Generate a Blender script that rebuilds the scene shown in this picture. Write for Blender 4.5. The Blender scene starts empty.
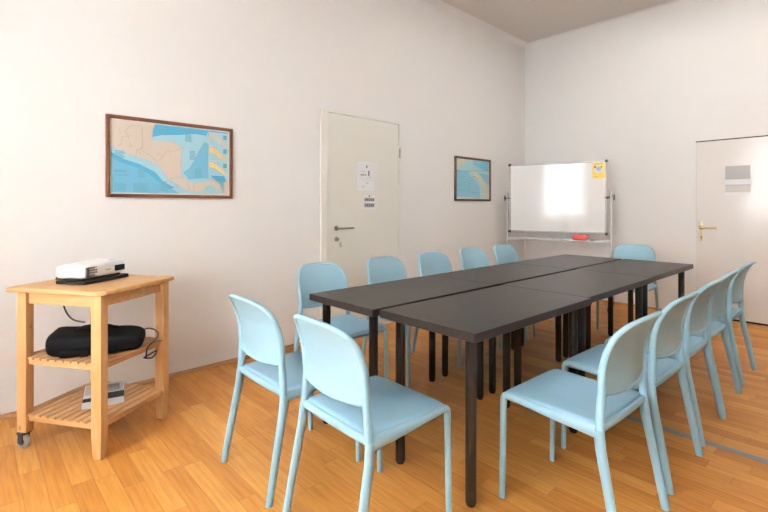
import bpy, bmesh, math, random
from mathutils import Vector, Matrix
random.seed(7)
C = bpy.context.scene.collection
PI = math.pi

# ------------------------------------------------------------------ materials
def newmat(name):
    m = bpy.data.materials.new(name); m.use_nodes = True
    nt = m.node_tree; b = nt.nodes['Principled BSDF']
    return m, nt, b
def N(nt, t, **k):
    n = nt.nodes.new(t)
    for a, v in k.items(): setattr(n, a, v)
    return n
def plain(name, col, rough=.5, metal=0, spec=.5, bump=0, bscale=200, var=0, vscale=6, coat=0):
    m, nt, b = newmat(name)
    b.inputs['Roughness'].default_value = rough
    b.inputs['Metallic'].default_value = metal
    b.inputs['Specular IOR Level'].default_value = spec
    b.inputs['Coat Weight'].default_value = coat
    c = (*col, 1)
    tc = N(nt, 'ShaderNodeTexCoord')
    no = N(nt, 'ShaderNodeTexNoise'); no.inputs['Scale'].default_value = vscale; no.inputs['Detail'].default_value = 4
    nt.links.new(tc.outputs['Object'], no.inputs['Vector'])
    r = N(nt, 'ShaderNodeMix', data_type='RGBA')
    r.inputs['A'].default_value = tuple(x*(1-var) for x in col)+(1,)
    r.inputs['B'].default_value = tuple(min(1, x*(1+var)) for x in col)+(1,)
    nt.links.new(no.outputs['Fac'], r.inputs['Factor'])
    nt.links.new(r.outputs['Result'], b.inputs['Base Color'])
    if bump:
        n2 = N(nt, 'ShaderNodeTexNoise'); n2.inputs['Scale'].default_value = bscale
        nt.links.new(tc.outputs['Object'], n2.inputs['Vector'])
        bp = N(nt, 'ShaderNodeBump'); bp.inputs['Strength'].default_value = bump; bp.inputs['Distance'].default_value = .002
        nt.links.new(n2.outputs['Fac'], bp.inputs['Height']); nt.links.new(bp.outputs['Normal'], b.inputs['Normal'])
    return m
def wood(name, c1, c2, rough=.45, stretch=(1.5, 22, 22), knots=0, spec=.4):
    m, nt, b = newmat(name)
    tc = N(nt, 'ShaderNodeTexCoord'); mp = N(nt, 'ShaderNodeMapping'); mp.inputs['Scale'].default_value = stretch
    nt.links.new(tc.outputs['Object'], mp.inputs['Vector'])
    no = N(nt, 'ShaderNodeTexNoise'); no.inputs['Scale'].default_value = 1.6; no.inputs['Detail'].default_value = 6; no.inputs['Distortion'].default_value = .6
    nt.links.new(mp.outputs['Vector'], no.inputs['Vector'])
    rp = N(nt, 'ShaderNodeValToRGB'); rp.color_ramp.elements[0].position = .32; rp.color_ramp.elements[1].position = .68
    rp.color_ramp.elements[0].color = (*c1, 1); rp.color_ramp.elements[1].color = (*c2, 1)
    nt.links.new(no.outputs['Fac'], rp.inputs['Fac'])
    out = rp.outputs['Color']
    if knots:
        vo = N(nt, 'ShaderNodeTexVoronoi'); vo.inputs['Scale'].default_value = 9
        m2 = N(nt, 'ShaderNodeMapping'); m2.inputs['Scale'].default_value = (1, 1, .55)
        nt.links.new(tc.outputs['Object'], m2.inputs['Vector']); nt.links.new(m2.outputs['Vector'], vo.inputs['Vector'])
        kr = N(nt, 'ShaderNodeValToRGB'); kr.color_ramp.elements[0].position = .03; kr.color_ramp.elements[1].position = .11
        nt.links.new(vo.outputs['Distance'], kr.inputs['Fac'])
        mx = N(nt, 'ShaderNodeMix', data_type='RGBA')
        mx.inputs['A'].default_value = (.22, .09, .03, 1)
        nt.links.new(kr.outputs['Color'], mx.inputs['Factor']); nt.links.new(out, mx.inputs['B'])
        out = mx.outputs['Result']
    nt.links.new(out, b.inputs['Base Color'])
    b.inputs['Roughness'].default_value = rough; b.inputs['Specular IOR Level'].default_value = spec
    return m
def parquet():
    m, nt, b = newmat('strip_parquet')
    L = nt.links.new
    tc = N(nt, 'ShaderNodeTexCoord'); sp = N(nt, 'ShaderNodeSeparateXYZ'); L(tc.outputs['Object'], sp.inputs[0])
    def M(op, a, bb=None, c=None):
        n = N(nt, 'ShaderNodeMath', operation=op)
        for i, v in enumerate((a, bb, c)):
            if v is None: continue
            if isinstance(v, (int, float)): n.inputs[i].default_value = v
            else: L(v, n.inputs[i])
        return n.outputs[0]
    W, LEN = .086, .62
    ry = M('DIVIDE', sp.outputs['Y'], W); row = M('FLOOR', ry); fy = M('FRACT', ry)
    wn = N(nt, 'ShaderNodeTexWhiteNoise', noise_dimensions='1D'); L(row, wn.inputs['W'])
    rx = M('ADD', M('DIVIDE', sp.outputs['X'], LEN), M('MULTIPLY', wn.outputs['Value'], 7.3))
    col = M('FLOOR', rx); fx = M('FRACT', rx)
    cv = N(nt, 'ShaderNodeCombineXYZ'); L(row, cv.inputs[0]); L(col, cv.inputs[1])
    w2 = N(nt, 'ShaderNodeTexWhiteNoise', noise_dimensions='3D'); L(cv.outputs[0], w2.inputs['Vector'])
    rp = N(nt, 'ShaderNodeValToRGB'); cr = rp.color_ramp
    cr.elements[0].position = 0; cr.elements[0].color = (.48, .205, .048, 1)
    cr.elements[1].position = 1; cr.elements[1].color = (.62, .315, .092, 1)
    e = cr.elements.new(.45); e.color = (.55, .252, .064, 1)
    L(w2.outputs['Value'], rp.inputs['Fac'])
    # grain
    mp = N(nt, 'ShaderNodeMapping'); mp.inputs['Scale'].default_value = (3, 45, 1)
    ad = N(nt, 'ShaderNodeVectorMath', operation='ADD'); sc = N(nt, 'ShaderNodeVectorMath', operation='SCALE'); sc.inputs['Scale'].default_value = 4
    L(w2.outputs['Color'], sc.inputs[0]); L(tc.outputs['Object'], ad.inputs[0]); L(sc.outputs[0], ad.inputs[1]); L(ad.outputs[0], mp.inputs['Vector'])
    no = N(nt, 'ShaderNodeTexNoise'); no.inputs['Scale'].default_value = 1.5; no.inputs['Detail'].default_value = 5; L(mp.outputs[0], no.inputs['Vector'])
    mx = N(nt, 'ShaderNodeMix', data_type='RGBA', blend_type='MULTIPLY'); mx.inputs['Factor'].default_value = .55
    g = N(nt, 'ShaderNodeValToRGB'); g.color_ramp.elements[0].position = .3; g.color_ramp.elements[0].color = (.62, .55, .5, 1); g.color_ramp.elements[1].position = .62; g.color_ramp.elements[1].color = (1, 1, 1, 1)
    L(no.outputs['Fac'], g.inputs['Fac']); L(rp.outputs['Color'], mx.inputs['A']); L(g.outputs['Color'], mx.inputs['B'])
    # joints
    j1 = M('LESS_THAN', M('MINIMUM', fy, M('SUBTRACT', 1, fy)), .014)
    j2 = M('LESS_THAN', M('MINIMUM', fx, M('SUBTRACT', 1, fx)), .0022)
    j = M('MULTIPLY', M('MAXIMUM', j1, j2), .42)
    m2 = N(nt, 'ShaderNodeMix', data_type='RGBA'); m2.inputs['B'].default_value = (.16, .07, .02, 1)
    L(j, m2.inputs['Factor']); L(mx.outputs['Result'], m2.inputs['A'])
    L(m2.outputs['Result'], b.inputs['Base Color'])
    n3 = N(nt, 'ShaderNodeTexNoise'); n3.inputs['Scale'].default_value = 5; L(tc.outputs['Object'], n3.inputs['Vector'])
    mr = N(nt, 'ShaderNodeMapRange'); mr.inputs['To Min'].default_value = .34; mr.inputs['To Max'].default_value = .5; L(n3.outputs['Fac'], mr.inputs['Value'])
    L(mr.outputs[0], b.inputs['Roughness']); b.inputs['Specular IOR Level'].default_value = .35
    return m

WALL = plain('painted_plaster', (.85, .84, .825), .9, spec=.15, bump=.15, bscale=60, var=.012, vscale=1.2)
CEIL = plain('ceiling_plaster', (.74, .70, .66), .95, spec=.1, var=.01)
FLOOR = parquet()
BASEW = wood('baseboard_wood', (.34, .19, .09), (.48, .28, .13), .5, (3, 30, 30))
DOORC = plain('cream_door_lacquer', (.79, .78, .72), .35, var=.01)
DOORF = plain('cream_frame_lacquer', (.83, .815, .76), .35, var=.01)
DOORW = plain('white_glossy_door_paint', (.80, .77, .74), .16, spec=.5, var=.01, bump=.25, bscale=4)
DARK = plain('dark_gap', (.03, .025, .02), .9)
STEEL = plain('brushed_steel', (.42, .38, .35), .35, metal=1, var=.05, vscale=30)
BRASS = plain('polished_brass', (.55, .43, .24), .3, metal=1, var=.05, vscale=30)
WHITE = plain('white_plastic', (.82, .82, .81), .4)
ALU = plain('grey_aluminium', (.42, .41, .40), .4, metal=.4, var=.03)
BLACKP = plain('black_plastic', (.02, .02, .022), .45)
BLACKM = plain('black_leg_lacquer', (.018, .014, .013), .22, spec=.55)
CHAIR = plain('light_blue_polypropylene', (.30, .465, .545), .42, spec=.4, bump=.08, bscale=500, var=.02)
SEATM = plain('light_blue_seat_grain', (.285, .45, .555), .5, spec=.35, bump=.2, bscale=700, var=.02)
TABLE = wood('black_brown_veneer', (.020, .0135, .0115), (.034, .025, .021), .36, (2, 30, 30), spec=.4)
BIRCH = wood('birch', (.50, .28, .12), (.60, .37, .18), .5, (26, 26, 1.6), knots=1)
BIRCHX = wood('birch_flat', (.48, .27, .115), (.60, .37, .18), .5, (2, 28, 28))
NYLON = plain('black_nylon', (.008, .008, .009), .85, spec=.2, bump=.6, bscale=300, var=.2, vscale=20)
RUBBER = plain('grey_rubber', (.28, .28, .28), .6)
FRAMEW = wood('brown_picture_frame', (.13, .05, .025), (.20, .08, .04), .4, (3, 3, 20))
FRAMEG = wood('dark_picture_frame', (.10, .065, .05), (.15, .10, .08), .4, (3, 3, 20))
BOARDM = plain('enamel_writing_surface', (.88, .88, .87), .10, spec=.5)
PAPER = plain('white_paper', (.86, .86, .88), .7)
INKG = plain('grey_ink', (.42, .42, .44), .8)
INKD = plain('dark_ink', (.08, .08, .09), .8)
TAPE = plain('grey_blue_tape', (.235, .29, .36), .6)
RED = plain('red_plastic', (.75, .07, .06), .4)
GREEN = plain('green_plastic', (.08, .28, .12), .4)
YEL = plain('yellow_print', (.90, .60, .10), .5)
def flat(n, c, r=.35): return plain(n, c, r, var=0)
SEA = flat('map_sea', (.20, .47, .62)); SHELF = flat('map_shallow_sea', (.40, .63, .70)); DEEP = flat('map_deep_sea', (.09, .37, .56))
LAND = flat('map_land', (.64, .56, .48)); LANDY = flat('map_land_yellow', (.78, .56, .26)); LINE = flat('map_border_ink', (.42, .36, .34)); TXT = flat('map_text_ink', (.16, .38, .50)); MARG = flat('map_margin', (.80, .76, .70))
GLASS, nt_, b_ = newmat('window_glass'); b_.inputs['Transmission Weight'].default_value = 1; b_.inputs['Roughness'].default_value = 0; b_.inputs['IOR'].default_value = 1.02

# ------------------------------------------------------------------ mesh helpers
def obj(name, bm, mats, parent=None, smooth=True, bevel=0, M=None, subsurf=0, angle=35):
    me = bpy.data.meshes.new(name)
    bmesh.ops.remove_doubles(bm, verts=bm.verts[:], dist=1e-6)
    bmesh.ops.recalc_face_normals(bm, faces=bm.faces[:])
    bm.to_mesh(me); bm.free()
    if not isinstance(mats, (list, tuple)): mats = [mats]
    for m in mats: me.materials.append(m)
    o = bpy.data.objects.new(name, me); C.objects.link(o)
    if parent: o.parent = parent
    if M is not None: o.matrix_local = M
    if smooth:
        for p in me.polygons: p.use_smooth = True
        try: me.set_sharp_from_angle(angle=math.radians(angle))
        except Exception: pass
    if bevel:
        md = o.modifiers.new('bevel', 'BEVEL'); md.width = bevel; md.segments = 2; md.limit_method = 'ANGLE'; md.angle_limit = math.radians(40)
        md.harden_normals = False
    if subsurf:
        md = o.modifiers.new('sub', 'SUBSURF'); md.levels = subsurf; md.render_levels = subsurf
    return o
def tag(o, label, cat, group=None, kind=None):
    if label: o['label'] = label
    if cat: o['category'] = cat
    if group: o['group'] = group
    if kind: o['kind'] = kind
    return o
def struct(o): o['kind'] = 'structure'; return o
def empty(name, loc=(0, 0, 0), rz=0):
    o = bpy.data.objects.new(name, None); C.objects.link(o); o.empty_display_size = .1
    o.location = loc; o.rotation_euler = (0, 0, rz); return o
def box(bm, x0, x1, y0, y1, z0, z1, mi=0, M=None):
    vs = [bm.verts.new((x, y, z)) for z in (z0, z1) for y in (y0, y1) for x in (x0, x1)]
    fs = [(0, 1, 3, 2), (4, 6, 7, 5), (0, 4, 5, 1), (2, 3, 7, 6), (0, 2, 6, 4), (1, 5, 7, 3)]
    for f in fs:
        fc = bm.faces.new([vs[i] for i in f]); fc.material_index = mi
    if M is not None: bmesh.ops.transform(bm, matrix=M, verts=vs)
    return vs
def bridge(bm, a, b, mi=0):
    n = len(a)
    for i in range(n):
        f = bm.faces.new((a[i], a[(i+1) % n], b[(i+1) % n], b[i])); f.material_index = mi
def cap(bm, r, mi=0):
    f = bm.faces.new(r); f.material_index = mi
def sweep(bm, pts, rad, seg=12, ref=Vector((1, 0, 0)), mi=0, closed=False, pw=2.0):
    """tube along pts; rad = list of (r_ref, r_other) or single"""
    pts = [Vector(p) for p in pts]; n = len(pts)
    if not isinstance(rad, list): rad = [rad]*n
    rings = []
    for i, p in enumerate(pts):
        if closed: t = pts[(i+1) % n]-pts[i-1]
        else: t = pts[min(i+1, n-1)]-pts[max(i-1, 0)]
        t.normalize()
        u = ref - t*ref.dot(t)
        if u.length < 1e-4: u = Vector((0, 1, 0)) - t*t.y
        u.normalize(); v = t.cross(u)
        r = rad[i]; ra, rb = (r if isinstance(r, tuple) else (r, r))
        ring = []
        for k in range(seg):
            a = 2*PI*k/seg; c, s = math.cos(a), math.sin(a)
            cc = math.copysign(abs(c)**(2/pw), c); ss = math.copysign(abs(s)**(2/pw), s)
            ring.append(bm.verts.new(p+u*(ra*cc)+v*(rb*ss)))
        rings.append(ring)
    for i in range(n-1): bridge(bm, rings[i], rings[i+1], mi)
    if closed: bridge(bm, rings[-1], rings[0], mi)
    else: cap(bm, rings[0][::-1], mi); cap(bm, rings[-1], mi)
def crv(pts, n=6):
    """Catmull-Rom resample"""
    P = [Vector(p) for p in pts]; out = []
    for i in range(len(P)-1):
        p0 = P[max(i-1, 0)]; p1 = P[i]; p2 = P[i+1]; p3 = P[min(i+2, len(P)-1)]
        for k in range(n):
            t = k/n
            out.append(.5*((2*p1)+(p2-p0)*t+(2*p0-5*p1+4*p2-p3)*t*t+(3*p1-p0-3*p2+p3)*t**3))
    out.append(P[-1]); return out
def lathe(bm, prof, seg=20, c=(0, 0, 0), mi=0, M=None):
    rings = []; allv = []
    for r, z in prof:
        ring = [bm.verts.new((c[0]+r*math.cos(2*PI*k/seg), c[1]+r*math.sin(2*PI*k/seg), c[2]+z)) for k in range(seg)]
        rings.append(ring); allv += ring
    for i in range(len(rings)-1): bridge(bm, rings[i], rings[i+1], mi)
    cap(bm, rings[0][::-1], mi); cap(bm, rings[-1], mi)
    if M is not None: bmesh.ops.transform(bm, matrix=M, verts=allv)
def slab(bm, outline, levels, axis='z', grid=(.85, .6, .3), mi=0):
    """outline: list of (a,b) CCW; levels: (scale_inset, depth); capped with concentric loops for later bending"""
    cx = sum(p[0] for p in outline)/len(outline); cy = sum(p[1] for p in outline)/len(outline)
    w = max(abs(p[0]-cx) for p in outline); h = max(abs(p[1]-cy) for p in outline)
    def ring(ins, d, s=1):
        kx = (w-ins)/w*s; ky = (h-ins)/h*s
        r = []
        for a, b in outline:
            A = cx+(a-cx)*kx; B = cy+(b-cy)*ky
            r.append(bm.verts.new((A, B, d) if axis == 'z' else (A, d, B)))
        return r
    rings = [ring(i, d) for i, d in levels]
    for i in range(len(rings)-1): bridge(bm, rings[i], rings[i+1], mi)
    for end, base, lv in ((0, rings[0], levels[0]), (1, rings[-1], levels[-1])):
        prev = base
        for s in grid:
            nr = ring(lv[0], lv[1], s); bridge(bm, prev, nr, mi); prev = nr
        c = bm.verts.new((cx, cy, lv[1]) if axis == 'z' else (cx, lv[1], cy))
        for i in range(len(prev)):
            f = bm.faces.new((prev[i], prev[(i+1) % len(prev)], c)); f.material_index = mi
def rrect(x0, x1, y0, y1, r, n=5):
    out = []
    if not isinstance(r, (list, tuple)): r = [r]*4
    for (cx, cy, a0, rr) in ((x1-r[0], y1-r[0], 0, r[0]), (x0+r[1], y1-r[1], PI/2, r[1]), (x0+r[2], y0+r[2], PI, r[2]), (x1-r[3], y0+r[3], 1.5*PI, r[3])):
        for k in range(n+1):
            a = a0+PI/2*k/n; out.append((cx+rr*math.cos(a), cy+rr*math.sin(a)))
    return out
def poly(bm, pts, y, mi=0):
    f = bm.faces.new([bm.verts.new((p[0], y, p[1])) for p in pts]); f.material_index = mi
    bmesh.ops.triangulate(bm, faces=[f])
def ribbon(bm, pts, w, y, mi=0):
    for a, b in zip(pts, pts[1:]):
        d = Vector((b[0]-a[0], b[1]-a[1])); d.normalize(); n = Vector((-d.y, d.x))*w/2; e = d*w*.3
        vs = [bm.verts.new((q[0], y, q[1])) for q in ((a[0]+n.x-e.x, a[1]+n.y-e.y), (a[0]-n.x-e.x, a[1]-n.y-e.y), (b[0]-n.x+e.x, b[1]-n.y+e.y), (b[0]+n.x+e.x, b[1]+n.y+e.y))]
        f = bm.faces.new(vs); f.material_index = mi
def T(x, y, z): return Matrix.Translation((x, y, z))
def R(a, ax): return Matrix.Rotation(a, 4, ax)

# ------------------------------------------------------------------ room shell
XR, YN, YB, H = 2.7, -1.35, 6.28, 3.75
AL = math.atan2(6.28, -.135)                      # direction of left wall
def lw(s): return (-3.565+math.cos(AL)*s, math.sin(AL)*s)
bm = bmesh.new(); box(bm, -4.1, XR+.15, YN-.15, YB+.15, -.1, 0); struct(obj('floor', bm, FLOOR, smooth=False))
bm = bmesh.new(); box(bm, -4.1, XR+.15, YN-.15, YB+.15, H, H+.1); struct(obj('ceiling', bm, CEIL, smooth=False))
LM = T(*lw(0), 0) @ R(AL, 'Z')
# left wall (local x along the wall, local -y into the room)
bm = bmesh.new(); box(bm, YN-.2, YB+.2, 0, .12, 0, H)
# coved joint between wall and ceiling
cv = [(0, H-.07)]+[(-.07*(1-math.cos(a)), H-.07+.07*math.sin(a)) for a in [PI/2*k/6 for k in range(1, 7)]]+[(0, H)]
for e, (x0, x1) in enumerate([(YN-.2, YB+.05)]):
    va = [bm.verts.new((x0, y, z)) for y, z in cv]; vb = [bm.verts.new((x1, y, z)) for y, z in cv]; bridge(bm, va, vb)
struct(obj('wall_left', bm, WALL, M=LM, smooth=False))
bm = bmesh.new(); box(bm, -4.1, XR+.15, YB, YB+.12, 0, H)
cvb = [(YB, H-.03)]+[(YB-.03*(1-math.cos(a)), H-.03+.03*math.sin(a)) for a in [PI/2*k/5 for k in range(1, 6)]]+[(YB, H)]
va = [bm.verts.new((-4, y, z)) for y, z in cvb]; vb = [bm.verts.new((XR, y, z)) for y, z in cvb]; bridge(bm, va, vb)
struct(obj('wall_back', bm, WALL, smooth=False))
bm = bmesh.new(); box(bm, XR, XR+.12, YN-.12, YB+.12, 0, H); struct(obj('wall_right', bm, WALL, smooth=False))
# near wall with two window openings
WIN = [(-2.35, -1.25), (-.55, .55)]; Z0, Z1 = .95, 2.85
bm = bmesh.new(); xs = [-4.1, WIN[0][0], WIN[0][1], WIN[1][0], WIN[1][1], XR+.12]
for i in range(5):
    if i % 2 == 0: box(bm, xs[i], xs[i+1], YN-.3, YN, 0, H)
    else: box(bm, xs[i], xs[i+1], YN-.3, YN, 0, Z0); box(bm, xs[i], xs[i+1], YN-.3, YN, Z1, H)
struct(obj('wall_front', bm, WALL, smooth=False))
for i, (a, b) in enumerate(WIN):
    w = struct(empty('window_%d' % (i+1), ((a+b)/2, YN-.12, Z0))); hw = (b-a)/2; hh = Z1-Z0
    bm = bmesh.new(); t = .07
    box(bm, -hw, hw, -.03, .03, 0, t); box(bm, -hw, hw, -.03, .03, hh-t, hh)
    box(bm, -hw, -hw+t, -.03, .03, t, hh-t); box(bm, hw-t, hw, -.03, .03, t, hh-t)
    box(bm, -.05, .05, -.035, .035, t, hh-t); box(bm, -hw+t, -.05, -.03, .03, 1.25, 1.25+t); box(bm, .05, hw-t, -.03, .03, 1.25, 1.25+t)
    obj('window_frame', bm, WHITE, w, smooth=False, bevel=.005)
    bm = bmesh.new(); box(bm, -hw+.02, hw-.02, -.004, .004, .02, hh-.02); obj('window_pane', bm, GLASS, w, smooth=False)
    bm = bmesh.new(); box(bm, -hw-.05, hw+.05, .04, .16, -.03, .0); obj('window_sill', bm, WHITE, w, smooth=False, bevel=.005)

def quarter(bm, x0, x1, r=.022):
    pr_ = [(0, 0), (-r, 0)]+[(-r*math.cos(a), r*1.25*math.sin(a)) for a in [PI/2*k/5 for k in range(1, 6)]]
    va = [bm.verts.new((x0, y, z)) for y, z in pr_]; vb = [bm.verts.new((x1, y, z)) for y, z in pr_]
    bridge(bm, va, vb); cap(bm, va); cap(bm, vb)
bm = bmesh.new(); quarter(bm, YN, 2.465); quarter(bm, 3.56, 6.27); struct(obj('baseboard_left', bm, BASEW, M=LM))
bm = bmesh.new(); quarter(bm, -3.69, -1.50, .016); quarter(bm, -.5, XR, .016); struct(obj('baseboard_back', bm, BASEW, M=T(0, YB, 0)))

# ------------------------------------------------------------------ left door
def lever(bm, x, z, L, y0, r=.009, neck=.045):
    lathe(bm, [(.001, 0), (.024, 0), (.026, .003), (.024, .009), (.001, .009)], 20, M=T(x, y0, z) @ R(PI/2, 'X'))
    sweep(bm, crv([(x, y0, z), (x, y0-neck+.008, z), (x+.012, y0-neck, z), (x+.05, y0-neck-.003, z), (x+L, y0-neck, z-.001)], 5), r, 12, ref=Vector((0, 0, 1)))
d1 = struct(empty('door_1')); d1.matrix_world = LM
bm = bmesh.new()
box(bm, 2.468, 2.545, -.022, .05, 0, 2.207); box(bm, 3.525, 3.556, -.022, .05, 0, 2.207); box(bm, 2.545, 3.525, -.022, .05, 2.185, 2.207)
obj('door_frame', bm, DOORF, d1, smooth=False, bevel=.006)
bm = bmesh.new(); box(bm, 2.55, 3.520, -.012, .03, .006, 2.18); obj('door_leaf', bm, DOORC, d1, smooth=False, bevel=.003)
bm = bmesh.new(); lever(bm, 2.652, 1.062, .185, -.012); obj('door_handle', bm, STEEL, d1)
bm = bmesh.new(); lathe(bm, [(.001, 0), (.023, 0), (.025, .003), (.022, .008), (.001, .008)], 20, M=T(2.652, -.012, .955) @ R(PI/2, 'X'))
box(bm, 2.649, 2.655, -.045, -.02, .94, .965); obj('lock_rosette', bm, STEEL, d1)
for zh in (1.86, .35):
    bm = bmesh.new(); sweep(bm, [(3.523, -.028, zh-.05), (3.523, -.028, zh+.05)], .008, 12); sweep(bm, [(3.523, -.028, zh+.05), (3.523, -.028, zh+.058)], .005, 10)
    obj('hinge', bm, STEEL, d1)
ky = empty('door_key'); ky.matrix_world = LM @ T(2.655, -.045, .955)
bm = bmesh.new(); lathe(bm, [(.004, -.002), (.013, -.002), (.013, .002), (.004, .002)], 16, M=R(PI/2, 'Y')); box(bm, -.002, .002, 0, .04, -.003, .003); obj('key_blade', bm, STEEL, ky)
bm = bmesh.new(); box(bm, -.004, .024, -.003, .001, -.085, -.03, 0, R(-.25, 'Y')); box(bm, -.001, .001, -.002, 0, -.04, -.008); obj('key_tag', bm, plain('key_tag_plastic', (.55, .56, .50), .5), ky, bevel=.001)
tag(ky, 'key with a small pale tag in the lock of the cream door', 'key')

def paper(name, M, w, h, marks, label, cat, base=PAPER, mats=None, th=.0006):
    bm = bmesh.new(); box(bm, 0, w, -th, 0, 0, h)
    for (pts, mi) in marks: poly(bm, [(x*w, z*h) for x, z in pts], -th-.0004, mi)
    o = obj(name, bm, [base]+(mats or [INKG, INKD]), M=M, smooth=False); tag(o, label, cat); return o
def rc(x0, x1, z0, z1): return [(x0, z0), (x1, z0), (x1, z1), (x0, z1)]
mk = [(rc(.62, .68, .52, .70), 2), (rc(.16, .40, .53, .555), 2), (rc(.44, .50, .53, .57), 2), (rc(.50, .56, .80, .88), 2), (rc(.48, .64, .25, .27), 1), (rc(.25, .42, .12, .14), 1),
      (rc(.2, .9, .90, .905), 1), (rc(.2, .205, .35, .9), 1), (rc(.9, .905, .35, .9), 1), (rc(.2, .9, .35, .355), 1), (rc(.3, .45, .66, .67), 1), (rc(.3, .31, .5, .75), 1), (rc(.74, .75, .4, .8), 1), (rc(.55, .9, .45, .457), 1), (rc(.2, .6, .42, .427), 1)]
paper('paper_sheet', LM @ T(2.925, -.013, 1.44), .235, .295, mk, 'white evacuation plan sheet with dark marks, taped on the cream door', 'paper')
mk = [(rc(.05, .95, .55, .80), 1), (rc(.05, .95, .15, .43), 1), (rc(.42, .55, .88, .97), 2)]+[(rc(.1+.17*k, .2+.17*k, .6, .74), 2) for k in range(5)]+[(rc(.1+.17*k, .2+.17*k, .2, .36), 2) for k in range(5)]
paper('paper_notice', LM @ T(3.01, -.013, 1.245), .155, .15, mk, 'small notice with two grey text blocks below the plan on the cream door', 'paper')

# ------------------------------------------------------------------ right door
d2 = struct(empty('door_2', (0, YB, 0)))
bm = bmesh.new(); box(bm, -1.475, -.52, -.012, .03, .022, 2.022); obj('door_leaf', bm, DOORW, d2, smooth=False, bevel=.003)
bm = bmesh.new(); box(bm, -1.48, -.515, -.004, .01, 2.02, 2.034); box(bm, -1.48, -.515, -.004, .01, .002, .024); box(bm, -.52, -.512, -.004, .01, .002, 2.03); obj('door_gap', bm, DARK, d2, smooth=False)
bm = bmesh.new(); slab(bm, rrect(-1.440, -1.406, .875, 1.110, .010), [(.0, -.012), (0, -.016), (.003, -.018)], axis='y', grid=()); obj('handle_plate', bm, plain('pale_brass', (.80, .72, .50), .35, metal=.7), d2)
bm = bmesh.new(); lever(bm, -1.423, 1.03, .155, -.016, .011, .05); obj('door_handle', bm, BRASS, d2)
bm = bmesh.new(); lathe(bm, [(.0005, 0), (.006, 0), (.006, .002), (.0005, .002)], 12, M=T(-1.423, -.018, .925) @ R(PI/2, 'X')); box(bm, -1.426, -1.420, -.02, -.018, .905, .925); obj('keyhole', bm, DARK, d2)
GREYP = plain('grey_print', (.50, .48, .47), .35); LG = plain('light_grey_print', (.60, .58, .56), .35)
paper('paper_sign', T(-1.205, YB-.013, 1.40), .235, .325, [(rc(.02, .98, .55, 1), 1), (rc(.02, .98, .10, .32), 2), (rc(.02, .98, .32, .36), 1), (rc(.02, .98, .545, .56), 3)],
      'grey and white striped notice sheet stuck on the glossy white door', 'sign', mats=[GREYP, LG, INKG])

# ------------------------------------------------------------------ framed maps
def framed(M, w, h, fw, fm, label, draw, mats):
    e = empty('framed_map'); e.matrix_world = M; tag(e, label, 'framed map', None)
    bm = bmesh.new(); o = [(0, 0), (w, 0), (w, h), (0, h)]; i = [(fw, fw), (w-fw, fw), (w-fw, h-fw), (fw, h-fw)]
    def rg(p, y): return [bm.verts.new((a, y, b)) for a, b in p]
    i2 = [(a+(.004 if a < w/2 else -.004)*-1, b+(.004 if b < h/2 else -.004)*-1) for a, b in i]
    r = [rg(o, 0), rg(o, -.022), rg(i2, -.024), rg(i, -.018), rg(i, 0)]
    for a, b in zip(r, r[1:]): bridge(bm, a, b)
    bridge(bm, r[-1], r[0]); obj('frame', bm, fm, e, smooth=False, bevel=.0015)
    bm = bmesh.new(); iw, ih = w-2*fw, h-2*fw
    box(bm, 0, iw, -.008, 0, 0, ih, 0); draw(bm, iw, ih)
    obj('map_print', bm, mats, e, smooth=False, M=T(fw, 0, fw))
    return e
def sc(pts, w, h): return [(a*w, b*h) for a, b in pts]
land = [(0.0, 0.985), (0.335, 0.985), (0.313, 0.903), (0.263, 0.79), (0.246, 0.698), (0.30, .745), (0.339, 0.758), (0.426, 0.758), (0.516, 0.74), (0.562, 0.685), (0.553, 0.544), (0.543, 0.418), (0.556, 0.311), (0.582, 0.235), (0.656, 0.17), (0.744, 0.197), (0.80, 0.225), (.85, .222), (0.906, 0.183), (0.931, 0.059), (0.901, 0.025), (0.874, 0.107), (0.824, 0.153), (0.773, 0.135), (0.754, 0.053), (0.685, 0.044), (0.609, 0.065), (0.562, 0.103), (0.516, 0.162), (0.453, 0.202), (0.426, 0.271), (0.4, 0.359), (0.356, 0.424), (0.288, 0.468), (0.222, 0.504), (0.14, 0.538), (0.061, 0.594), (0.0, 0.641)]
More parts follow.
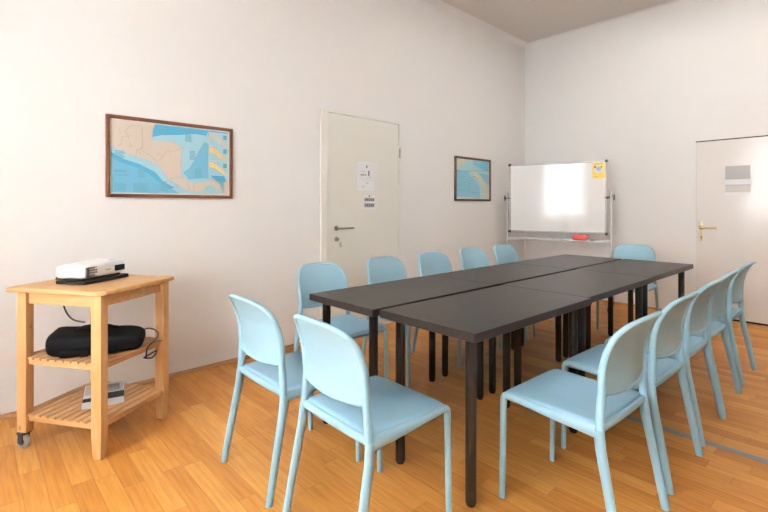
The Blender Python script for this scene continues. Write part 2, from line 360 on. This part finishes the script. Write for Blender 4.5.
def draw1(bm, w, h):
    rnd = random.Random(3)
    y = -.0085
    poly(bm, sc([(0, .66), (.12, .58), (.28, .52), (.36, .47), (.42, .36), (.43, .22), (.55, .09), (.6, .0), (.99, .0), (.99, .33), (.80, .31), (.80, .9), (.78, .97), (.3, .97), (.3, .9), (.2, .7)], w, h), y, 2)     # caribbean shallows
    poly(bm, sc([(0, .66), (.14, .56), (.29, .49), (.36, .44), (.42, .35), (.44, .24), (.55, .12), (.64, .05), (.64, .0), (.56, .0), (.42, .14), (.34, .27), (.22, .37), (.1, .44), (0, .53)], w, h), y-.0002, 2)
    poly(bm, sc([(0, .56), (.10, .47), (.22, .41), (.34, .31), (.41, .18), (.5, .10), (.46, .08), (.38, .16), (.30, .27), (.2, .36), (.08, .42), (0, .5)], w, h), y-.0004, 3)
    poly(bm, sc([(.34, .975), (.80, .975), (.78, .90), (.665, .905), (.516, .863), (.39, .84), (.30, .79)], w, h), y-.0004, 3)
    poly(bm, sc([(0.628, 0.395), (.70, .50), (0.744, 0.742), (0.799, 0.75), (0.799, 0.26), (0.62, 0.229), (0.572, 0.328)], w, h), y-.0004, 1)
    poly(bm, sc([(.70, .62), (.76, .8), (.80, .78), (.80, .5)], w, h), y-.0006, 1)
    poly(bm, sc([(.82, .30), (.95, .30), (.97, .22), (.93, .20), (.86, .24)], w, h), y-.0004, 3)
    poly(bm, sc([(.95, .0), (.99, .0), (.99, .25), (.95, .2)], w, h), y-.0008, 4)
    poly(bm, sc(land, w, h), y-.0008, 4)
    for pts in ([(0.108, 0.836), (0.148, 0.929), (0.238, 0.933), (0.241, 0.639), (0.197, 0.603), (.19, .52)], [(0.108, .836), (.14, .78), (.09, .77), (.08, .66), (.05, .63)], [(0.356, 0.46), (.40, .53), (0.426, 0.605), (.50, .63), (0.58, 0.69)], [(0.246, 0.698), (0.23, 0.609), (.30, .54), (.356, .46)], [(.46, .22), (.52, .26), (.57, .23)], [(.66, .15), (.67, .05)]):
        ribbon(bm, sc(pts, w, h), .0026, y-.0012, 6)
    for k in range(46):   # roads
        i = rnd.randrange(len(land)); cx, cz = rnd.choice([(.13, .7), (.2, .62), (.32, .6), (.42, .55), (.48, .35), (.52, .2), (.6, .12), (.84, .17), (.08, .8), (.45, .68)])
        a, b = cx+rnd.uniform(-.05, .05), cz+rnd.uniform(-.06, .06)
        pts = [(a, b)]
        for q in range(3): pts.append((pts[-1][0]+rnd.uniform(-.018, .018), pts[-1][1]+rnd.uniform(-.04, .04)))
        ribbon(bm, sc(pts, w, h), .0014, y-.0012, 8 if k % 2 else 6)
    for k, (z0, z1) in enumerate([(.755, .955), (.53, .745), (.31, .52)]):    # inset maps
        poly(bm, sc(rc(.803, .985, z0, z1), w, h), y-.0008, 2)
        m = z1-z0
        poly(bm, sc([(.803, z1-.01), (.84, z1-.02), (.88, z1-.25*m), (.93, z1-.55*m), (.975, z1-.9*m), (.955, z1-.95*m), (.9, z1-.75*m), (.86, z1-.5*m), (.803, z1-.45*m)], w, h), y-.001, 5 if k else 4)
        ribbon(bm, sc([(.803, z0), (.985, z0), (.985, z1), (.803, z1), (.803, z0)], w, h), .002, y-.0012, 9)
        poly(bm, sc(rc(.94, .975, z1-.45*m, z1-.12*m), w, h), y-.0012, 7)
    for (a, b, c, d) in [(.035, .115, .45, .58), (.205, .27, .23, .37), (.385, .447, .05, .19), (.59, .655, .78, .89), (.628, .69, .52, .655), (.675, .745, .25, .40), (.365, .44, .84, .955), (.03, .13, .03, .15), (.17, .30, .03, .15)]:
        n = 7
        for q in range(n):
            z = d-(d-c)*(q+.2)/n; poly(bm, sc(rc(a, b-rnd.uniform(0, .25)*(b-a), z-(d-c)*.62/n, z), w, h), y-.0012, 7)
    for q in range(5): poly(bm, sc(rc(.033+.018*q, .046+.018*q, .285, .325), w, h), y-.0013, 7)
    poly(bm, sc(rc(.033, .14, .245, .262), w, h), y-.0013, 7)
    ribbon(bm, sc([(.004, .006), (.996, .006), (.996, .994), (.004, .994), (.004, .006)], w, h), .009, y-.0014, 9)
MM = [SEA, SEA, SHELF, DEEP, LAND, LANDY, LINE, TXT, flat('map_road_ink', (.75, .42, .30)), MARG]
framed(LM @ T(.684, -.001, 1.341), .902, .568, .024, FRAMEW, 'large brown-framed map of Central America above the wooden trolley', draw1, MM)
def draw2(bm, w, h):
    y = -.0085; rnd = random.Random(5)
    poly(bm, sc(rc(0, 1, .70, 1), w, h), y, 3)
    poly(bm, sc([(0, 1), (.5, 1), (.45, .9), (.7, .8), (1, .72), (1, .64), (.5, .70), (.2, .69), (0, .72)], w, h), y-.0002, 2)
    poly(bm, sc([(0, .99), (.31, .99), (.235, .87), (.12, .80), (0, .76)], w, h), y-.0006, 4)
    poly(bm, sc([(0.30, 0.85), (0.46, 0.82), (0.655, 0.70), (0.84, 0.50), (1, 0.38), (1, 0.0), (0.72, 0.0), (0.70, 0.3), (0.56, 0.47), (0.38, 0.62)], w, h), y-.0004, 2)
    poly(bm, sc([(0.40, 0.80), (0.50, 0.76), (0.66, 0.64), (0.84, 0.43), (.98, 0.32), (.98, 0.05), (0.84, 0.06), (0.80, 0.28), (0.66, 0.46), (0.50, 0.62)], w, h), y-.0006, 4)
    ribbon(bm, sc([(.02, .685), (.3, .70), (.6, .73), (.98, .76)], w, h), .006, y-.0008, 7)
    for k in range(16):
        a, b = rnd.uniform(.05, .6), rnd.uniform(.1, .6); poly(bm, sc(rc(a, a+.09, b, b+.008), w, h), y-.001, 7)
    for k in range(14):
        a = rnd.uniform(.5, .9); b = .95-a*.75+rnd.uniform(-.06, .06); poly(bm, sc(rc(a, a+.04, b, b+.012), w, h), y-.001, 8)
    poly(bm, sc(rc(.06, .55, .035, .05), w, h), y-.001, 9)
    ribbon(bm, sc([(.01, .008), (.99, .008), (.99, .992), (.01, .992), (.01, .008)], w, h), .012, y-.001, 9)
framed(LM @ T(4.532, -.001, 1.346), .797, .57, .026, FRAMEG, 'small dark-framed blue ocean map between the cream door and the whiteboard', draw2,
       [flat('ocean_blue', (.30, .58, .70)), SEA, flat('ocean_light', (.48, .70, .74)), flat('ocean_band', (.22, .56, .72)), flat('ocean_land', (.66, .68, .56)), LANDY, LINE, TXT, flat('map_road_ink_2', (.72, .55, .42)), MARG])

# ------------------------------------------------------------------ whiteboard
WA = math.atan2(.35, 1.14); WX, WY = -2.88, 5.645
wb = empty('whiteboard', (WX, WY, 0), WA); tag(wb, 'white mobile whiteboard on a grey metal stand in the far corner', 'whiteboard')
hw = .597; B0, B1 = .935, 1.838
bm = bmesh.new(); box(bm, -hw+.012, hw-.012, -.008, .008, B0+.012, B1-.012); obj('board_surface', bm, BOARDM, wb, smooth=False)
bm = bmesh.new()
for a in ((-hw, hw, B0, B0+.016), (-hw, hw, B1-.016, B1), (-hw, -hw+.016, B0+.016, B1-.016), (hw-.016, hw, B0+.016, B1-.016)): box(bm, a[0], a[1], -.014, .014, a[2], a[3])
obj('board_frame', bm, ALU, wb, smooth=False, bevel=.003)
for sx in (-1, 1):
    for z in (B0, B1):
        bm = bmesh.new(); slab(bm, rrect(sx*hw-.016, sx*hw+.016, -.02, .02, .006, 3), [(.002, z-.016), (0, z-.012), (0, z+.012), (.002, z+.016)], grid=()); obj('corner_cap', bm, BLACKP, wb)
for sx in (-1, 1):
    x = sx*(hw+(.030 if sx < 0 else .050))
    bm = bmesh.new(); box(bm, x-.012, x+.012, -.015, .015, .10, 1.46); obj('post', bm, ALU, wb, smooth=False, bevel=.004)
    bm = bmesh.new(); lathe(bm, [(.001, -.04), (.014, -.04), (.016, -.01), (.010, 0), (.010, .04), (.001, .04)], 16, M=T(sx*(hw+.02), 0, 1.385) @ R(PI/2, 'Y'))
    for k in range(3): box(bm, -.007, .007, -.008, .036, -.012, .012, M=T(x+sx*.035, 0, 1.385) @ R(2*PI*k/3, 'X'))
    obj('clamp_knob', bm, BLACKP, wb, bevel=.003)
    ft = bmesh.new(); slab(ft, rrect(x-.022, x+.022, -.30, .30, .015, 3), [(.003, .078), (0, .082), (0, .112), (.004, .118)], grid=()); foot = obj('foot', ft, ALU, wb)
    for sy in (-1, 1):
        bm = bmesh.new(); lathe(bm, [(.001, -.012), (.024, -.012), (.032, -.008), (.032, .008), (.024, .012), (.001, .012)], 20, M=T(x, sy*.27, .032) @ R(PI/2, 'Y'))
        box(bm, x-.018, x-.0135, sy*.27-.018, sy*.27+.018, .03, .08); box(bm, x+.0135, x+.018, sy*.27-.018, sy*.27+.018, .03, .08); box(bm, x-.018, x+.018, sy*.27-.018, sy*.27+.018, .068, .08)
        obj('caster', bm, BLACKP, foot)
bm = bmesh.new(); box(bm, -hw-.04, hw+.04, -.012, .012, .825, .86); obj('crossbar', bm, ALU, wb, smooth=False, bevel=.003)
bm = bmesh.new(); box(bm, -.05, hw-.02, -.075, -.012, .832, .838); box(bm, -.05, hw-.02, -.078, -.072, .832, .85); obj('pen_tray', bm, ALU, wb, smooth=False, bevel=.001)
WM = T(WX, WY, 0) @ R(WA, 'Z')
er = empty('board_eraser'); er.matrix_world = WM @ T(.30, -.045, .838); tag(er, 'red whiteboard eraser lying in the pen tray of the whiteboard', 'eraser')
bm = bmesh.new(); slab(bm, rrect(-.085, .085, -.026, .026, .012, 4), [(.003, .018), (0, .022), (0, .066), (.006, .076)]); obj('eraser_body', bm, RED, er)
bm = bmesh.new(); box(bm, -.078, .078, -.023, .023, 0, .019); obj('felt_pad', bm, plain('dark_felt', (.18, .03, .03), .9), er, bevel=.002)
def marker(x, col, label, dark=False):
    e = empty('marker_pen'); e.matrix_world = WM @ T(x, -.055, .8465) @ R(PI/2, 'Y'); tag(e, label, 'marker')
    bm = bmesh.new(); lathe(bm, [(.001, -.03), (.007, -.029), (.0085, -.02), (.0085, .06), (.001, .06)], 14); obj('barrel', bm, col if dark else WHITE, e)
    bm = bmesh.new(); lathe(bm, [(.001, .061), (.009, .061), (.009, .09), (.007, .1), (.001, .1)], 14); obj('cap', bm, col, e)
marker(.0, GREEN, 'green whiteboard marker left of the red eraser in the tray', True)
marker(.36, BLACKP, 'white marker pen with black cap right of the red eraser in the tray')
bm = bmesh.new(); pw, ph = .142, .19; box(bm, 0, pw, -.0008, 0, 0, ph)
el = lambda cx, cz, rx, rz, n=20: [(cx+rx*math.cos(2*PI*k/n), cz+rz*math.sin(2*PI*k/n)) for k in range(n)]
poly(bm, sc([(.1, .92), (.9, .92), (.9, .98), (.1, .98)], pw, ph), -.001, 3)
poly(bm, sc(el(.50, .58, .34, .27), pw, ph), -.0012, 1); poly(bm, sc(el(.5, .62, .2, .13), pw, ph), -.0014, 2)
poly(bm, sc(rc(.14, .30, .68, .80), pw, ph), -.0016, 4); poly(bm, sc(rc(.66, .78, .70, .80), pw, ph), -.0016, 4)
poly(bm, sc(rc(.1, .45, .06, .16), pw, ph), -.0012, 3); poly(bm, sc(rc(.1, .9, .22, .25), pw, ph), -.0012, 3)
o = obj('postcard', bm, [YEL, PAPER, flat('blue_grey_print', (.45, .55, .72)), flat('dark_yellow_print', (.55, .40, .06)), INKD], M=WM @ T(.438, -.009, 1.625), smooth=False)
tag(o, 'yellow card with a white and blue shape in the whiteboard\'s upper right corner', 'card')

# ------------------------------------------------------------------ tables
TH = .76
def make_table(X0, X1, Y0, Y1, label, rz=0):
    cx, cy = (X0+X1)/2, (Y0+Y1)/2; w, l = (X1-X0)/2, (Y1-Y0)/2
    e = empty('table', (cx, cy, 0), rz); tag(e, label, 'table', 'black tables pushed together into one conference table')
    bm = bmesh.new(); slab(bm, rrect(-w, w, -l, l, .004, 2), [(.002, TH-.038), (0, TH-.036), (0, TH-.002), (.002, TH)], grid=())
    for v in bm.verts: v.co = Vector((v.co.y, v.co.x, v.co.z))
    obj('tabletop', bm, TABLE, e, smooth=False, M=R(PI/2, 'Z') @ Matrix.Scale(-1, 4, (0, 1, 0)) @ Matrix.Identity(4) if False else R(PI/2, 'Z'))
    for sx in (-1, 1):
        for sy in (-1, 1):
            bm = bmesh.new(); x, y = sx*(w-.075), sy*(l-.072)
            lathe(bm, [(.001, 0), (.018, 0), (.020, .003), (.020, .012), (.024, .014), (.024, TH-.046), (.04, TH-.043), (.04, TH-.038), (.001, TH-.038)], 24, (x, y, 0))
            obj('leg', bm, BLACKM, e)
L = 1.087
make_table(-1.697, -1.112, 1.515, 1.513+L, 'black table nearest the camera in the right-hand row, right of the long gap', -.006)
make_table(-1.703, -1.131, 1.515+L, 1.513+2*L, 'black table in the middle of the right-hand row of tables')
make_table(-1.716, -1.144, 1.515+2*L, 1.513+3*L, 'black table at the far end of the right-hand row of tables')
make_table(-2.298, -1.728, 1.490, 1.488+L, 'black table nearest the camera in the left-hand row, left of the long gap', .006)
make_table(-2.302, -1.732, 1.490+L, 1.488+2*L, 'black table in the middle of the left-hand row of tables')
make_table(-2.312, -1.742, 1.490+2*L, 1.488+3*L, 'black table at the far end of the left-hand row of tables')

# ------------------------------------------------------------------ chair
YK = [(0, -.25), (.20, -.212), (.38, -.176), (.45, -.168), (.52, -.167), (.60, -.167), (.68, -.173), (.74, -.187), (.80, -.211), (.835, -.233), (.87, -.262)]
def yb(z):
    for (a, ya), (b, ybb) in zip(YK, YK[1:]):
        if z <= b:
            t = (z-a)/(b-a); return ya+(ybb-ya)*t
    return YK[-1][1]
def bulge(x): return -.024*(1-min(1, (x/.20)**2))
HWB = .200
def back_outline():
    pts = []
    for k in range(13):                         # bottom edge, left to right
        x = -HWB+2*HWB*k/12; pts.append((x, .562+.016*(abs(x)/HWB)**2.5))
    for z in (.62, .66): pts.append((HWB, z))
    n = 16; p = 3.6
    for k in range(n+1):
        a = PI/2*k/n; c, s = math.cos(a)**(2/p), math.sin(a)**(2/p)
        pts.append((HWB*c-.004*s, .690+.166*s))
    for k in range(n-1, -1, -1):
        a = PI/2*k/n; c, s = math.cos(a)**(2/p), math.sin(a)**(2/p)
        pts.append((-(HWB*c-.004*s), .690+.166*s))
    for z in (.66, .62): pts.append((-HWB, z))
    out = []
    for q in pts:
        if not out or (abs(out[-1][0]-q[0])+abs(out[-1][1]-q[1])) > 1e-4: out.append(q)
    return out
def make_chair():
    e = empty('stacking_chair')
    # seat
    bm = bmesh.new(); sl = [(x, y) for x, y in rrect(-.212, .212, -.165, .252, [.035, .035, .012, .012], 6)]
    slab(bm, sl, [(.004, .433), (0, .440), (0, .460), (.003, .467), (.010, .471)], grid=(.93, .8, .6, .4, .2))
    for v in bm.verts:
        t = (v.co.y+.165)/.417
        v.co.x *= 1+.03*(1-t)
        if v.co.z > .462:
            r2 = (v.co.x/.2)**2+((v.co.y-.04)/.2)**2
            v.co.z -= .007*max(0, 1-r2)
        v.co.z -= .006*max(0, (t-.8)/.2)**2
    obj('seat', bm, SEATM, e, angle=60)
    # frame: side rails, front and rear rail
    bm = bmesh.new()
    for s in (-1, 1):
        pts = crv([(s*.213, .247, .421), (s*.213, .243, .443), (s*.214, .222, .454), (s*.216, .16, .452), (s*.218, .05, .447), (s*.218, -.06, .444), (s*.218, -.16, .442)], 4)
        n = len(pts); rad = [(.015, .0155+.012*max(0, (i/(n-1)-.45)/.55)**1.5) for i in range(n)]
        sweep(bm, pts, rad, 12)
    sweep(bm, [(-.2, .247, .445), (.2, .247, .445)], (.012, .014), 10, ref=Vector((0, 0, 1)))
    sweep(bm, [(-.225, yb(.44), .452), (-.1, yb(.44)-.006, .452), (.1, yb(.44)-.006, .452), (.225, yb(.44), .452)], (.017, .012), 10, ref=Vector((0, 0, 1)))
    obj('seat_frame', bm, CHAIR, e)
    # legs
    for s in (-1, 1):
        bm = bmesh.new()
        pts = crv([(s*.217, .252, 0), (s*.216, .250, .15), (s*.214, .248, .36), (s*.213, .247, .42)], 4)
        sweep(bm, pts, [(.0125+.0025*i/(len(pts)-1), .0125+.003*i/(len(pts)-1)) for i in range(len(pts))], 14); obj('leg', bm, CHAIR, e)
        bm = bmesh.new()
        zs = [0, .06, .13, .2, .27, .33, .38, .42, .45]
        pts = [(s*(.232-.014*z/.45), yb(z), z) for z in zs]
        sweep(bm, pts, [(.0135+.0025*z/.45, .0165+.004*z/.45) for z in zs], 14); obj('leg', bm, CHAIR, e)
    # back frame: uprights and rounded top rim
    bm = bmesh.new(); ol = back_outline()
    right = [(x, z) for x, z in ol if x > -1e-6 and z > .61]; right.sort(key=lambda q: (math.atan2(q[1]-.62, q[0]) if q[1] > .62 else -1))
    path = [(.217, .43), (.211, .48), (.203, .54), (.196, .59)]+right+[(-x, z) for x, z in right[::-1] if x > 1e-6]+[(-.196, .59), (-.203, .54), (-.211, .48), (-.217, .43)]
    P = []
    for x, z in path:
        P.append((x, yb(z)+bulge(x)-.002, z))
    rad = []
    for x, z in path:
        t = min(1, max(0, (z-.55)/.27)); rad.append((.0145-.0055*t, .017-.005*t))
    # custom sweep: section axes = in-plane normal (first) and depth (second)
    rings = []
    for i, p in enumerate(P):
        t = (Vector(P[min(i+1, len(P)-1)])-Vector(P[max(i-1, 0)])).normalized(); v = Vector((0, 1, 0)); v = (v-t*v.dot(t)).normalized(); u = t.cross(v)
        a_, b_2 = rad[i]; rings.append([bm.verts.new(Vector(p)+u*a_*math.cos(2*PI*k/12)+v*b_2*math.sin(2*PI*k/12)) for k in range(12)])
    for a, b in zip(rings, rings[1:]): bridge(bm, a, b)
    cap(bm, rings[0]); cap(bm, rings[-1]); obj('back_frame', bm, CHAIR, e, angle=60)
    # back panel
    bm = bmesh.new(); slab(bm, ol, [(.004, -.006), (0, -.003), (0, .005), (.004, .008)], axis='y', grid=(.95, .85, .72, .58, .42, .25, .1))
    for v in bm.verts:
        z = v.co.z; v.co.y += yb(z)+bulge(v.co.x)
        if z < .60: v.co.y -= .010*(.60-z)/.05            # thick rolled lower edge
    obj('backrest', bm, CHAIR, e, angle=60)
    # rolled lower edge of the back
    bm = bmesh.new(); pts = [(x, yb(z)+bulge(x)-.004, z+.004) for x, z in ol[:13]]
    sweep(bm, pts, (.010, .013), 10, ref=Vector((0, 0, 1))); obj('lower_rim', bm, CHAIR, e)
    return e
chair0 = make_chair(); first = [True]
def place_chair(x, y, rz, label, group):
    if first[0]: r = chair0; first[0] = False
    else:
        r = chair0.copy(); C.objects.link(r)
        for ch in chair0.children:
            if ch.name.startswith(('seat', 'leg', 'back', 'lower')):
                c = ch.copy(); C.objects.link(c); c.parent = r
    r.location = (x, y, 0); r.rotation_euler = (0, 0, rz); tag(r, label, 'chair', group); return r
g = 'light blue chairs around the conference table'
kids = list(chair0.children)
place_chair(-1.425, 1.208, -.015, 'light blue plastic chair at the near table end, right one of the two', g)
place_chair(-1.995, 1.192, .0, 'light blue plastic chair at the near table end, left one beside the wooden trolley', g)
RR = [(1.945, 'first from the camera'), (2.54, 'second from the camera'), (3.12, 'third from the camera, the middle one'), (3.655, 'fourth from the camera'), (4.30, 'fifth and farthest from the camera')]
for i, (y, t) in enumerate(RR):
    place_chair(-.875-.014*i, y, PI/2+(-.02, -.01, 0, 0, .0)[i], 'light blue chair of the right-hand row, '+t, g)
LL = [(1.885, 'nearest the camera'), (2.51, 'second, before the cream door'), (3.09, 'third, right of the cream door'), (3.70, 'fourth, under the small map'), (4.29, 'fifth and farthest')]
for i, (y, t) in enumerate(LL):
    place_chair((-2.535, -2.525, -2.52, -2.54, -2.55)[i], y, -PI/2+(.0, .02, 0, -.02, 0)[i], 'light blue plastic chair in the wall-side row, '+t, g)
place_chair(-1.80, 5.08, PI+.06, 'light blue plastic chair alone at the far table end by the whiteboard', g)

# ------------------------------------------------------------------ floor tape
bm = bmesh.new(); box(bm, -1.07, .9, -.022, .022, .0005, .0018); o = obj('floor_tape', bm, TAPE, M=T(0, 2.95, 0) @ R(.0, 'Z'), smooth=False)
tag(o, 'grey-blue tape strip stuck straight across the parquet behind the right chairs', 'tape')

# ------------------------------------------------------------------ wooden trolley
CA = math.atan2(.565, .825); CX, CY = -3.027, .533
CM = T(CX, CY, 0) @ R(CA, 'Z')
ct = empty('kitchen_trolley', (CX, CY, 0), CA); tag(ct, 'birch wood trolley with two slatted shelves against the left wall', 'trolley')
LGX, LGY = (-.215, .260), (-.235, .215)
bm = bmesh.new(); slab(bm, rrect(-.300, .310, -.275, .265, [.01, .01, .01, .05], 5), [(.003, .828), (0, .831), (0, .847), (.003, .85)], grid=()); obj('top', bm, BIRCHX, ct, smooth=False)
for i, x in enumerate(LGX):
    for j, y in enumerate(LGY):
        bm = bmesh.new(); wx, wy = .031, .022
        z0 = .085 if i == 0 else 0
        rr = []
        for z, k in ((z0, .78 if i else 1), (.11, 1), (.828, 1)):
            rr.append([bm.verts.new((x+sx*wx*k, y+sy*wy*k, z)) for sx, sy in ((-1, -1), (1, -1), (1, 1), (-1, 1))])
        bridge(bm, rr[0], rr[1]); bridge(bm, rr[1], rr[2]); cap(bm, rr[0]); cap(bm, rr[2])
        lg = obj('leg', bm, BIRCH, ct, smooth=False, bevel=.003)
        if i == 0:
            bm = bmesh.new(); lathe(bm, [(.001, -.014), (.028, -.014), (.036, -.009), (.038, 0), (.036, .009), (.028, .014), (.001, .014)], 22, M=T(x, y-.008, .038) @ R(PI/2, 'X'))
            cs = obj('caster_wheel', bm, RUBBER, lg)
            bm = bmesh.new(); lathe(bm, [(.001, -.016), (.018, -.016), (.018, .016), (.001, .016)], 16, M=T(x, y-.008, .038) @ R(PI/2, 'X'))
            box(bm, x-.014, x+.014, y-.030, y-.024, .03, .078); box(bm, x-.014, x+.014, y+.008, y+.014, .03, .078); box(bm, x-.022, x+.022, y-.030, y+.016, .076, .086)
            obj('caster_fork', bm, plain('black_steel', (.05, .05, .05), .4), lg)
def rails(z0, z1):
    bm = bmesh.new(); t = .009
    for y in (LGY[0], LGY[1]): box(bm, LGX[0]+.034, LGX[1]-.034, y-t, y+t, z0, z1)
    for x in (LGX[0], LGX[1]): box(bm, x-t, x+t, LGY[0]+.022, LGY[1]-.022, z0, z1)
    return bm
obj('apron', rails(.765, .828), BIRCHX, ct, smooth=False, bevel=.002)
for zt in (.475, .176):
    sh = obj('shelf', rails(zt-.03, zt-.006), BIRCHX, ct, smooth=False, bevel=.002)
    bm = bmesh.new(); n = 11; x0, x1 = LGX[0]-.03, LGX[1]+.03; st = (x1-x0)/n
    for k in range(n):
        xa = x0+st*k+.004; xb = xa+st-.010
        near = (k in (0, n-1))
        ya, ybk = (LGY[0]+.024, LGY[1]-.024) if near else (LGY[0]-.012, LGY[1]+.012)
        if k == 1 or k == n-2: ya, ybk = (LGY[0]-.012, LGY[1]+.012)
        box(bm, xa, xb, ya, ybk, zt-.006, zt+.006)
    obj('slats', bm, wood('birch_slat', (.46, .25, .11), (.60, .36, .18), .5, (28, 2, 28)), sh, smooth=False, bevel=.0015)

# black slab + projector on the trolley
bm = bmesh.new(); slab(bm, rrect(-.085, .113, -.165, .155, .012, 3), [(.002, .851), (0, .853), (0, .868), (.003, .871)], grid=())
PM = T(-3.095, .527, 0) @ R(CA+.03, 'Z')
o = obj('laptop_sleeve', bm, BLACKP, M=PM, smooth=False); tag(o, 'flat black case lying under the white projector', 'case')
pj = empty('projector'); pj.matrix_world = PM @ T(.004, -.012, .871); tag(pj, 'white video projector with a round grille on top of the trolley', 'projector')
bm = bmesh.new(); slab(bm, rrect(-.100, .10, -.15, .15, [.03, .03, .03, .045], 6), [(.010, .012), (.002, .018), (0, .03), (0, .064), (.004, .077), (.016, .085), (.03, .087)], grid=(.8, .4))
for v in bm.verts:
    if v.co.z > .065: v.co.z += .010*(v.co.y/.15)*.5
obj('housing', bm, WHITE, pj, angle=50)
bm = bmesh.new()   # round vent grille at the near corner of the front face
for r0 in range(4):
    for q in range(5):
        y0 = -.134+q*.0145; z0 = .022+r0*.0135
        if (q in (0, 4) and r0 in (0, 3)): continue
        box(bm, .0965, .1012, y0, y0+.011, z0, z0+.0095)
box(bm, .095, .0985, -.137, -.062, .017, .072)
obj('vent_grille', bm, [plain('grey_vent', (.22, .22, .24), .5)], pj, smooth=False)
bm = bmesh.new(); box(bm, .099, .1025, .062, .138, .028, .062); obj('lens_window', bm, plain('dark_lens', (.03, .04, .06), .12), pj, smooth=False, bevel=.002)
bm = bmesh.new(); box(bm, .0995, .1012, -.005, .03, .042, .047); obj('nameplate', bm, INKG, pj, smooth=False)
bm = bmesh.new(); lathe(bm, [(.001, .086), (.022, .086), (.022, .091), (.001, .092)], 20, (.05, .10, 0)); obj('focus_ring', bm, plain('light_grey_plastic', (.6, .6, .6), .4), pj)
for x, y in ((.08, .11), (.07, -.12), (-.07, 0)):
    bm = bmesh.new(); lathe(bm, [(.001, 0), (.010, 0), (.012, .004), (.009, .013), (.001, .013)], 14, (x, y, 0)); obj('foot', bm, BLACKP, pj)
# cable from projector down to the bag
def w(u, v, z): p = CM @ Vector((u, v, z)); return p
bm = bmesh.new()
sweep(bm, crv([w(-.155, -.06, .905), w(-.19, -.06, .895), w(-.225, -.05, .862), w(-.27, .01, .857), w(-.308, .05, .856), w(-.320, .06, .842), w(-.315, .06, .78), w(-.295, .055, .70), w(-.25, .04, .645), w(-.18, .02, .615), w(-.08, .0, .612)], 6), .0045, 8)
o = obj('power_cable', bm, BLACKP); tag(o, 'black cable hanging from the projector down to the black bag', 'cable')
# bag
bag = empty('laptop_bag'); bag.matrix_world = CM @ T(.045, -.035, .482) @ R(.62, 'Z'); tag(bag, 'black nylon laptop bag slumped on the middle trolley shelf', 'bag')
bm = bmesh.new(); slab(bm, rrect(-.225, .235, -.13, .13, .05, 6), [(.025, 0), (.006, .012), (0, .04), (.0, .075), (.01, .098), (.03, .112)], grid=(.85, .6, .3))
for v in bm.verts:
    t = (v.co.x+.225)/.46
    v.co.z *= 1.08-.32*t+.10*math.sin(v.co.x*19)*math.cos(v.co.y*14)
    v.co.y += .012*math.sin(v.co.x*22)
obj('bag_body', bm, NYLON, bag, subsurf=1, angle=80)
bm = bmesh.new(); sweep(bm, crv([(-.10, .0, .11), (-.07, -.02, .125), (.0, -.03, .13), (.07, -.02, .122), (.09, .02, .105), (.03, .05, .118), (-.06, .04, .122), (-.10, .0, .115)], 5), (.012, .006), 8, ref=Vector((0, 1, 0))); obj('handle', bm, NYLON, bag)
bm = bmesh.new(); slab(bm, rrect(-.15, .12, -.155, -.12, .014, 3), [(.006, .006), (0, .016), (0, .03), (.008, .042)], grid=()); box(bm, -.05, -.015, -.160, -.15, .004, .046); obj('front_strap', bm, NYLON, bag)
bm = bmesh.new(); sweep(bm, crv([w(.16, .13, .53), w(.20, .17, .55), w(.245, .19, .53), w(.265, .17, .50), w(.295, .06, .478), w(.29, .05, .43), w(.27, .06, .415), w(.29, .10, .405), w(.30, .12, .44), w(.295, .03, .425)], 6), .004, 8)
o = obj('audio_cable', bm, BLACKP); tag(o, 'thin black cable end dangling over the right edge of the middle trolley shelf', 'cable')
# brochures
def brochure(name, M, w_, h_, t, label, base, marks, mats):
    bm = bmesh.new(); box(bm, 0, w_, 0, h_, 0, t)
    for (x0, x1, y0, y1, mi) in marks:
        f = bm.faces.new([bm.verts.new((x*w_, y*h_, t+.0005)) for x, y in ((x0, y0), (x1, y0), (x1, y1), (x0, y1))]); f.material_index = mi
    o = obj(name, bm, [base]+mats, M=M, smooth=False); tag(o, label, 'brochure')
PW = plain('brochure_white', (.72, .72, .74), .35)
brochure('brochure', CM @ T(.052, -.146, .183) @ R(math.radians(43), 'Z') @ R(.07, 'X'), .200, .295, .006, 'glossy white brochure with black bands on the lower trolley shelf', PW,
         [(0, 1, .24, .40, 1), (.45, 1, .40, .52, 1), (.02, .98, .54, .97, 2), (.50, .88, .62, .90, 1), (.55, .84, .66, .70, 0), (.55, .84, .75, .78, 2)], [plain('brochure_dark', (.03, .025, .02), .7), plain('brochure_grey', (.50, .48, .46), .35)])

# ------------------------------------------------------------------ light
def area(name, loc, rot, sx, sy, power, col=(1, 1, 1)):
    l = bpy.data.lights.new(name, 'AREA'); l.shape = 'RECTANGLE'; l.size = sx; l.size_y = sy; l.energy = power; l.color = col
    o = bpy.data.objects.new(name, l); C.objects.link(o); o.location = loc; o.rotation_euler = rot; return o
area('window_light', (-1.8, YN-.33, 1.9), (PI/2, 0, 0), 1.05, 1.85, 200, (.93, .97, 1))
area('window_light', (.0, YN-.33, 1.9), (PI/2, 0, 0), 1.05, 1.85, 300, (.93, .97, 1))
area('ceiling_fill', (-.7, 4.3, H-.03), (0, 0, 0), 3.6, 2.6, 36, (1, .965, .93))  # added soft fill below the ceiling to even out the walls, no real fitting
wld = bpy.data.worlds.new('sky'); bpy.context.scene.world = wld; wld.use_nodes = True
wld.node_tree.nodes['Background'].inputs[0].default_value = (.8, .9, 1, 1); wld.node_tree.nodes['Background'].inputs[1].default_value = 1.0

# ------------------------------------------------------------------ camera
cam = bpy.data.cameras.new('camera'); co = bpy.data.objects.new('camera', cam); C.objects.link(co)
cam.sensor_width = 36; cam.lens = 455/768*36; cam.shift_y = -(256-206)/768
co.location = (0, 0, 1.28); co.rotation_euler = (PI/2, 0, math.atan2(500, 455))
bpy.context.scene.camera = co
vs = bpy.context.scene.view_settings
vs.view_transform = 'Standard'; vs.look = 'Medium High Contrast'; vs.exposure = .30; vs.gamma = 1
